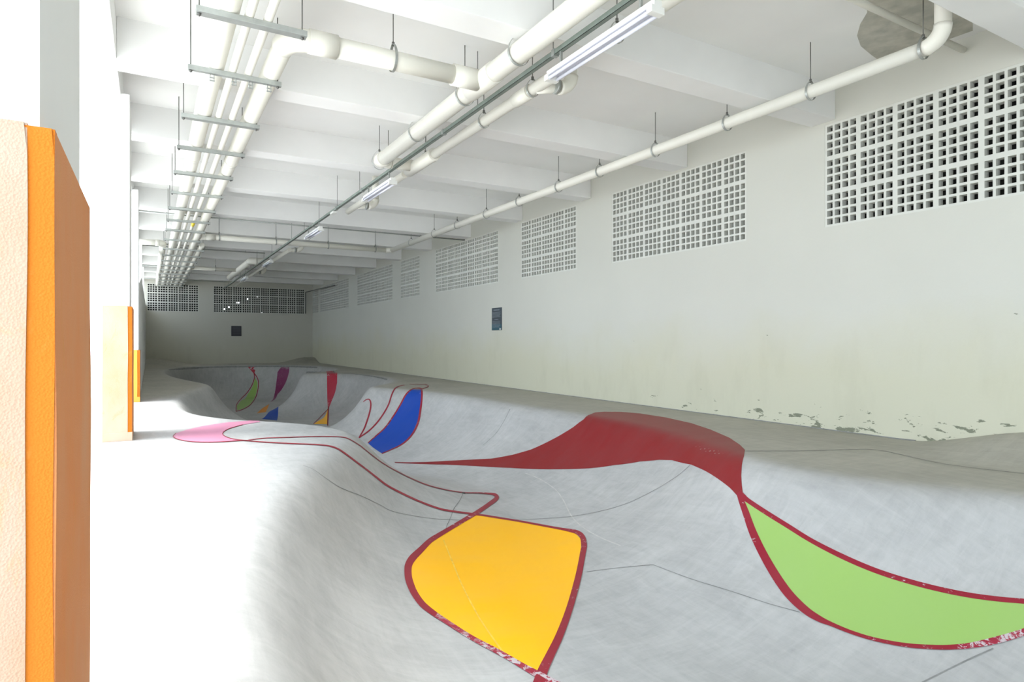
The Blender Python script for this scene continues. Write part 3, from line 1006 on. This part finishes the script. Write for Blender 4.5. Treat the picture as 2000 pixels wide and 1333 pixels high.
pipe_thing('far ivory cross pipe from the bundle to the distant thick pipe',
           [('pipe', [V3(1.1, 22.7, ZP), V3(2.5, 22.7, ZP)], 0.06)], (1.1, 22.7, ZP))
pipe_thing('ivory stub pipe from the left side into the far bundle',
           [('pipe', [V3(RE, 17.3, ZP), V3(0.2, 17.3, ZP)], 0.07),
            ('elbow', arc((-0.6, 17.3, ZP), (0.27, 17.3, ZP), (0.27, 18.5, ZP), 0.16), 0.08)], (RE, 17.3, ZP))
# small pipe under the slab at the top right
y = 2.96
pipe_thing('thin cream pipe crossing under the slab at the top right corner',
           [('pipe', [V3(2.9, y, 3.72), V3(RW - 0.04, y, 3.715)], 0.028)], (RW, y, 3.71))

# bundle of lengthwise pipes
ZBR = 3.277   # top of the brackets
BND = [(0.474, 0.082, 0.5, 'left thick white pipe of the bundle over the left side'),
       (0.61, 0.031, 0.5, 'left one of the two thin white pipes in the bundle'),
       (0.735, 0.031, 0.5, 'right one of the two thin white pipes in the bundle'),
       (0.92, 0.080, XL + 0.15, 'right thick white pipe of the bundle, starting at the big elbow'),
       (0.27, 0.075, 17.4, 'extra white pipe on the left of the bundle, only in the distance'),
       (1.10, 0.060, 17.0, 'extra white pipe on the right of the bundle, only in the distance')]
bundle = []
for R, r, y0, lb in BND:
    runs = [('pipe', [V3(R, y0, ZBR + r), V3(R, 30.15, ZBR + r)], r)]
    if r > 0.07 and y0 < 10:
        for yy in (8.9, 14.8, 20.7):
            runs.append(('coupling', [V3(R, yy, ZBR + r), V3(R, yy + 0.12, ZBR + r)], r + 0.006))
    bundle.append(pipe_thing(lb, runs, (R, y0, ZBR), 'bundle_pipe', 'pipe', 'pipes of the lengthwise bundle'))
bm = new_bm()
tube(bm, [V3(0.735, 13.55, ZBR + 0.031), V3(0.735, 14.0, ZBR + 0.031)], 0.034)
# the yellow band is a marker on that pipe
pm, t, p = nodes_of('yellow_marker_band')
p.inputs['Base Color'].default_value = (0.75, 0.58, 0.02, 1)
o = obj('marker_band', bm, pm, bundle[2])
tag(o, 'yellow marker sleeve')


def bracket(wide, label, right=1.0):
    root = thing('pipe_bracket', label, 'pipe bracket', (0, 0, 0), 'trapeze brackets under the pipe bundle')
    bm = new_bm()
    w = 0.075 if wide else 0.042
    z1, z0 = ZBR - 0.0015, ZBR - 0.042
    box(bm, 0.27, right, -w / 2, w / 2, z0, z1, 0.002)
    obj('channel', bm, M['steel'], root)
    for x in (0.29, right - 0.03):
        bm = new_bm()
        tube(bm, [V3(x, 0, z0 - 0.02), V3(x, 0, ZS)], 0.0045, 8)
        rd = obj('rod', bm, M['rod'], root)
        bm = new_bm()
        tube(bm, [V3(x, 0, z0 - 0.012), V3(x, 0, z0)], 0.014, 6)
        obj('nut', bm, M['rod'], rd)
    return root


brs = []
BL = [3.6, 4.77, 5.8, 7.08, 8.24, 9.5, 10.8, 12.1, 13.3, 14.5, 15.9, 17.5, 18.8, 20.1, 21.4, 22.7, 24.0, 25.3, 26.6, 27.9, 29.2]
protoA = protoB = protoC = None
for i, y in enumerate(BL):
    lb = 'steel trapeze bracket under the pipe bundle, %s one seen from the top of the frame' % ORD[max(i - 1, 0)]
    if i == 0:
        lb = 'steel trapeze bracket of the pipe bundle, nearest, above the frame edge'
    if y > 17:
        if protoC is None:
            protoC = bracket(False, lb, 1.18)
            box_bm = None
            o = protoC
        else:
            o = copy_thing(protoC, (0, 0, 0), lb)
        o.location = (-0.0, y, 0)
    elif i % 2 == 1:
        if protoA is None:
            protoA = o = bracket(True, lb)
        else:
            o = copy_thing(protoA, (0, 0, 0), lb)
        o.location = (0, y, 0)
    else:
        if protoB is None:
            protoB = o = bracket(False, lb)
        else:
            o = copy_thing(protoB, (0, 0, 0), lb)
        o.location = (0, y, 0)
    brs.append(o)
# clamps under the bracket at the big elbow
for x in (0.45, 0.62, 0.75, 0.90):
    bm = new_bm()
    y = BL[2]
    for dx in (-0.014, 0.014):
        tube(bm, [V3(x + dx, y - 0.0, ZBR - 0.035), V3(x + dx, y + 0.0, ZBR - 0.105)], 0.003, 6)
    box(bm, x - 0.02, x + 0.02, y - 0.008, y + 0.008, ZBR - 0.10, ZBR - 0.094)
    box(bm, x - 0.02, x + 0.02, y - 0.008, y + 0.008, ZBR - 0.075, ZBR - 0.069)
    o = obj('clamp', bm, M['steel'], brs[2])
    o.matrix_parent_inverse = Matrix.Translation(-brs[2].location)


def hanger(r, label, group, top=ZS, z=ZP, across=False):
    """steel loop round a pipe on a threaded rod"""
    root = thing('pipe_hanger', label, 'pipe hanger', (0, 0, z), group)
    bm = new_bm()
    pts = []
    rr = r + 0.010
    for k in range(29):
        a = math.radians(-90 + 360 * k / 28)
        px_, pz = math.cos(a) * rr, math.sin(a) * rr
        if pz > 0:
            pz *= 1.55
            px_ *= 1.0 - 0.35 * (pz / (rr * 1.55)) ** 2
        pts.append((px_, pz))
    w = 0.011
    ring = []
    for (a, b) in pts[:-1]:
        n = Vector((a, b)).normalized() * 0.0025
        vs = [(a, b, -w), (a, b, w), (a + n.x, b + n.y, w), (a + n.x, b + n.y, -w)]
        ring.append([bm.verts.new((v[2], v[0], v[1]) if across else (v[0], v[2], v[1])) for v in vs])
    for k in range(len(ring)):
        A, B = ring[k], ring[(k + 1) % len(ring)]
        for j in range(4):
            bm.faces.new((A[j], A[(j + 1) % 4], B[(j + 1) % 4], B[j]))
    o = obj('ring', bm, M['steel'])
    o.parent = root
    bm = new_bm()
    tube(bm, [V3(0, 0, rr * 1.45), V3(0, 0, top - z)], 0.0045, 8)
    o = rd = obj('rod', bm, M['rod'])
    o.parent = root
    bm = new_bm()
    tube(bm, [V3(0, 0, rr * 1.40), V3(0, 0, rr * 1.40 + 0.03)], 0.012, 6)
    o = obj('nut', bm, M['rod'])
    o.parent = rd
    return root


def hangers(R, xs, r, what, group, z=ZP, ys=None, across=False):
    proto = {}
    ys = ys if ys is not None else [L_at(x, R) for x in xs]
    for i, y in enumerate(ys):
        lb = '%s steel ring hanger %s' % (ORD[i], what)
        pos = (R, y, z) if not across else (y, R, z)
        cy = pos[1]
        top = ZS
        for b in BEAMS:
            if b - 0.01 < cy < b + 0.31:
                top = ZB
        if top in proto:
            copy_thing(proto[top], pos, lb)
        else:
            h = hanger(r, lb, group, top, z, across)
            h.location = pos
            proto[top] = h


hangers(R_RP, (1803, 1583, 1420, 1280, 1171, 1091, 1014, 950, 893, 848, 803), 0.060, 'on the right wall pipe, counting from its riser', 'ring hangers on the right wall pipe')
hangers(R_MP, (1013, 908, 814, 741), 0.088, 'on the thickest pipe, counting from the top of the frame', 'ring hangers on the thickest ceiling pipe')
hangers(R_P2, (1205, 1040, 945, 831), 0.055, 'on the pipe beside the cable channel, from the top', 'ring hangers on the pipe beside the channel', ZP - 0.03)
# across pipes
xs = [at(768, 110, L=XL).x, R_MP - 0.3]
hangers(XL, None, 0.080, 'on the fat cross pipe, counting from its big elbow', 'ring hangers on the fat cross pipe', ZP, [at(768, 110, L=XL).x], True)
hangers(15.75, None, 0.060, 'on the long cross pipe, counting from the left', 'ring hangers on the long cross pipe', ZP,
        [at(x, 470, L=15.75).x for x in (428, 539, 641, 733)], True)
hangers(22.7, None, 0.060, 'on the far short cross pipe', 'ring hangers on the far cross pipe', ZP, [at(421, 525, L=22.7).x], True)

# thin conduits across the hall under the beams
for y, xa, xb, lb in ((13.75, RE, RW, 'thin grey conduit crossing the whole ceiling before the long cross pipe'), (18.6, RE, 2.78, 'thin dark conduit crossing from the left just behind the bundle stub'),
                      (23.6, RE, 2.78, 'thin distant conduit crossing under the far beams'), (28.4, RE, 2.78, 'farthest thin conduit just before the back wall')):
    rt = thing('conduit', lb, 'conduit', (xa, y, ZB), None)
    bm = new_bm()
    tube(bm, [V3(xa, y, ZB - 0.020), V3(xb, y, ZB - 0.020)], 0.014, 10)
    obj('tube', bm, M['steel'], rt)
    for k in range(3):
        x = xa + (xb - xa) * (k + 0.5) / 3
        bm = new_bm()
        box(bm, x - 0.015, x + 0.015, y - 0.02, y + 0.02, ZB - 0.037, ZB - 0.003)
        obj('clip', bm, M['steel'], rt)
        # rod up to the slab
        bm = new_bm()
        tube(bm, [V3(x, y, ZB - 0.01), V3(x, y, ZS)], 0.004, 6)
        obj('rod', bm, M['rod'], rt)

# ---------------------------------------------------------------- cable channel with lights
RC, ZC = 2.78, 3.28
rt = thing('cable_channel', 'long grey green steel cable channel hung over the lights', 'cable channel', (RC, 0, ZC))
bm = new_bm()
box(bm, RC - 0.019, RC + 0.019, -1.0, 30.1, ZC - 0.019, ZC - 0.016)
box(bm, RC - 0.019, RC - 0.016, -1.0, 30.1, ZC - 0.019, ZC + 0.022)
box(bm, RC + 0.016, RC + 0.019, -1.0, 30.1, ZC - 0.019, ZC + 0.022)
obj('channel', bm, M['tray'], rt)
for i, x in enumerate((1084, 867, 708, 657, 612)):
    y = L_at(x, RC)
    bm = new_bm()
    box(bm, RC - 0.024, RC + 0.024, y - 0.02, y + 0.02, ZC - 0.026, ZC + 0.03)
    obj('joiner', bm, M['steel'], rt)
for k in range(22):
    y = 1.5 + 1.33 * k
    top = ZS
    for b in BEAMS:
        if b - 0.01 < y < b + 0.31:
            top = ZB
    bm = new_bm()
    tube(bm, [V3(RC, y, ZC), V3(RC, y, top)], 0.004, 8)
    obj('rod', bm, M['rod'], rt)


def fixture(label):
    root = thing('light_fixture', label, 'light', (0, 0, 0), 'twin tube lights under the cable channel')
    n = 1.24
    for nm, bx_, mt in (('housing', (-0.032, 0.032, 0, n, 0.0, 0.045), 'lamp_white'), ('reflector', (-0.052, 0.052, 0.05, n - 0.05, -0.006, 0.001), 'mirror')):
        bm = new_bm()
        box(bm, *bx_, 0.003)
        obj(nm, bm, M[mt], root)
    for x in (-0.036, 0.036):
        bm = new_bm()
        tube(bm, [V3(x, 0.03, -0.026), V3(x, n - 0.03, -0.026)], 0.0135, 14)
        obj('lamp_tube', bm, M['tube'], root)
    for y in (0.0, n - 0.05):
        bm = new_bm()
        box(bm, -0.056, 0.056, y, y + 0.05, -0.042, 0.006, 0.004)
        obj('end_socket', bm, M['lamp_white'], root)
    bm = new_bm()
    tube(bm, [V3(-0.02, n + 0.001, -0.02), V3(-0.02, n + 0.004, -0.02)], 0.009, 12)
    obj('screw', bm, M['black'], root)
    for y in (0.16, n - 0.16):
        bm = new_bm()
        box(bm, -0.010, 0.010, y - 0.008, y + 0.008, 0.04, 0.155)
        obj('hanger_strap', bm, M['steel'], root)
    return root


ZL = 3.115
fx = fixture('nearest and largest twin tube light fixture at the top of the frame')
fx.location = (RC, L_at(1290, RC) + 0.02, ZL)
for x, lb in ((768, 'second twin tube light fixture, next to the end of the thick pipe'), (627, 'third twin tube light fixture, above the long cross pipe'),
              (530, 'fourth small twin tube light fixture, far along the channel'), (482, 'fifth and farthest twin tube light fixture near the back wall')):
    copy_thing(fx, (RC, L_at(x, RC), ZL), lb)
bm = new_bm()
box(bm, RC - 0.035, RC + 0.035, L_at(628, RC) - 1.0, L_at(628, RC) - 0.78, ZC - 0.055, ZC - 0.022, 0.004)
tag(obj('junction_box', bm, M['lamp_white']), 'small white junction box on the cable channel before the third light', 'junction box')

# dark thin bar along the far right corner
rt = thing('bracket_arm', 'dark thin bar with hangers in the far right corner', 'bracket')
rt.location = (5.9, 27, 3.2)
bm = new_bm()
tube(bm, [at(598, 571, L=30.1), at(654, 557.5, R=6.5)], 0.02, 8)
obj('bar', bm, M['rod'], rt)
p0 = at(597, 571, L=30.05)
bm = new_bm()
tube(bm, [p0, V3(p0.x, p0.y, at(597, 613, L=30.05).z)], 0.02, 8)
obj('post', bm, M['rod'], rt)

# ---------------------------------------------------------------- signs
dk = simple('dark_slate_print', srgb(44, 56, 64), 0.4, 0, 0.1, 3)
teal = simple('teal_print', srgb(20, 78, 92), 0.4, 0, 0.1, 3)
txt = simple('pale_print', srgb(125, 134, 142), 0.5, 0, 0.1, 8)
y1, y0 = L_at(961.5, RW), L_at(980.5, RW)
zt, zb = at(971, 601.5, R=RW).z, at(971, 645.5, R=RW).z
rt = thing('rules_poster', 'tall dark slate poster with pale lines of text on the right wall', 'sign', (RW, y0, zb))
bm = new_bm()
box(bm, RW - 0.012, RW - 0.001, y0, y1, zb, zt, 0.002)
obj('board', bm, dk, rt)
bm = new_bm()
box(bm, RW - 0.0145, RW - 0.011, y0 + 0.004, y1 - 0.004, zb + 0.004, zb + (zt - zb) * 0.27)
obj('teal_field', bm, teal, rt)
H = zt - zb
W = y1 - y0
rnd = random.Random(5)
bm = new_bm()
rows = [(0.90, 0.045, 0.2, 0.8)] + [(0.80 - 0.036 * k, 0.014, 0.08, 0.92) for k in range(7)] + [(0.48, 0.02, 0.3, 0.7)] + [(0.40 - 0.035 * k, 0.013, 0.1, 0.9) for k in range(9)]
for zc, hh, a, b in rows:
    yy = y1 - W * a
    end = y1 - W * (b - rnd.uniform(0, 0.12) * (hh < 0.03))
    while yy > end:
        ww = W * rnd.uniform(0.05, 0.13)
        box(bm, RW - 0.017, RW - 0.0135, max(yy - ww, end), yy, zb + H * (zc - hh / 2), zb + H * (zc + hh / 2))
        yy -= ww + W * 0.025
obj('lettering', bm, txt, rt)
bm = new_bm()
box(bm, RW - 0.0175, RW - 0.0135, y0 + W * 0.05, y0 + W * 0.2, zb + H * 0.02, zb + H * 0.08)
obj('corner_logo', bm, M['lamp_white'], rt)

a, b = at(451.5, 637, L=LB), at(471.5, 657, L=LB)
rt = thing('wall_sign', 'black square sign on the far back wall', 'sign', (a.x, LB, b.z))
bm = new_bm()
box(bm, a.x, b.x, LB - 0.02, LB - 0.001, b.z, a.z, 0.003)
obj('board', bm, simple('near_black_print', (0.035, 0.035, 0.045), 0.5), rt)
bm = new_bm()
for k in range(5):
    zc = a.z - (a.z - b.z) * (0.15 + 0.14 * k)
    box(bm, a.x + 0.06, b.x - 0.06, LB - 0.024, LB - 0.019, zc - 0.008, zc + 0.008)
obj('lettering', bm, simple('dim_print', (0.09, 0.09, 0.10), 0.5), rt)

# dark gap where the right wall meets the deck
bm = new_bm()
ys = np.arange(3.4, 30.1, 0.15)
zz = hz(np.full(ys.shape, RW - 0.004), ys)
rows = [[bm.verts.new((RW - dx, y, z + dz)) for dx, dz in ((0.012, -0.01), (0.012, 0.009), (0.0, 0.009), (0.0, -0.01))] for y, z in zip(ys, zz)]
for A, B in zip(rows[:-1], rows[1:]):
    for k in range(4):
        bm.faces.new((A[k], A[(k + 1) % 4], B[(k + 1) % 4], B[k]))
tag(obj('trim_1', bm, M['seam']), kind='structure')
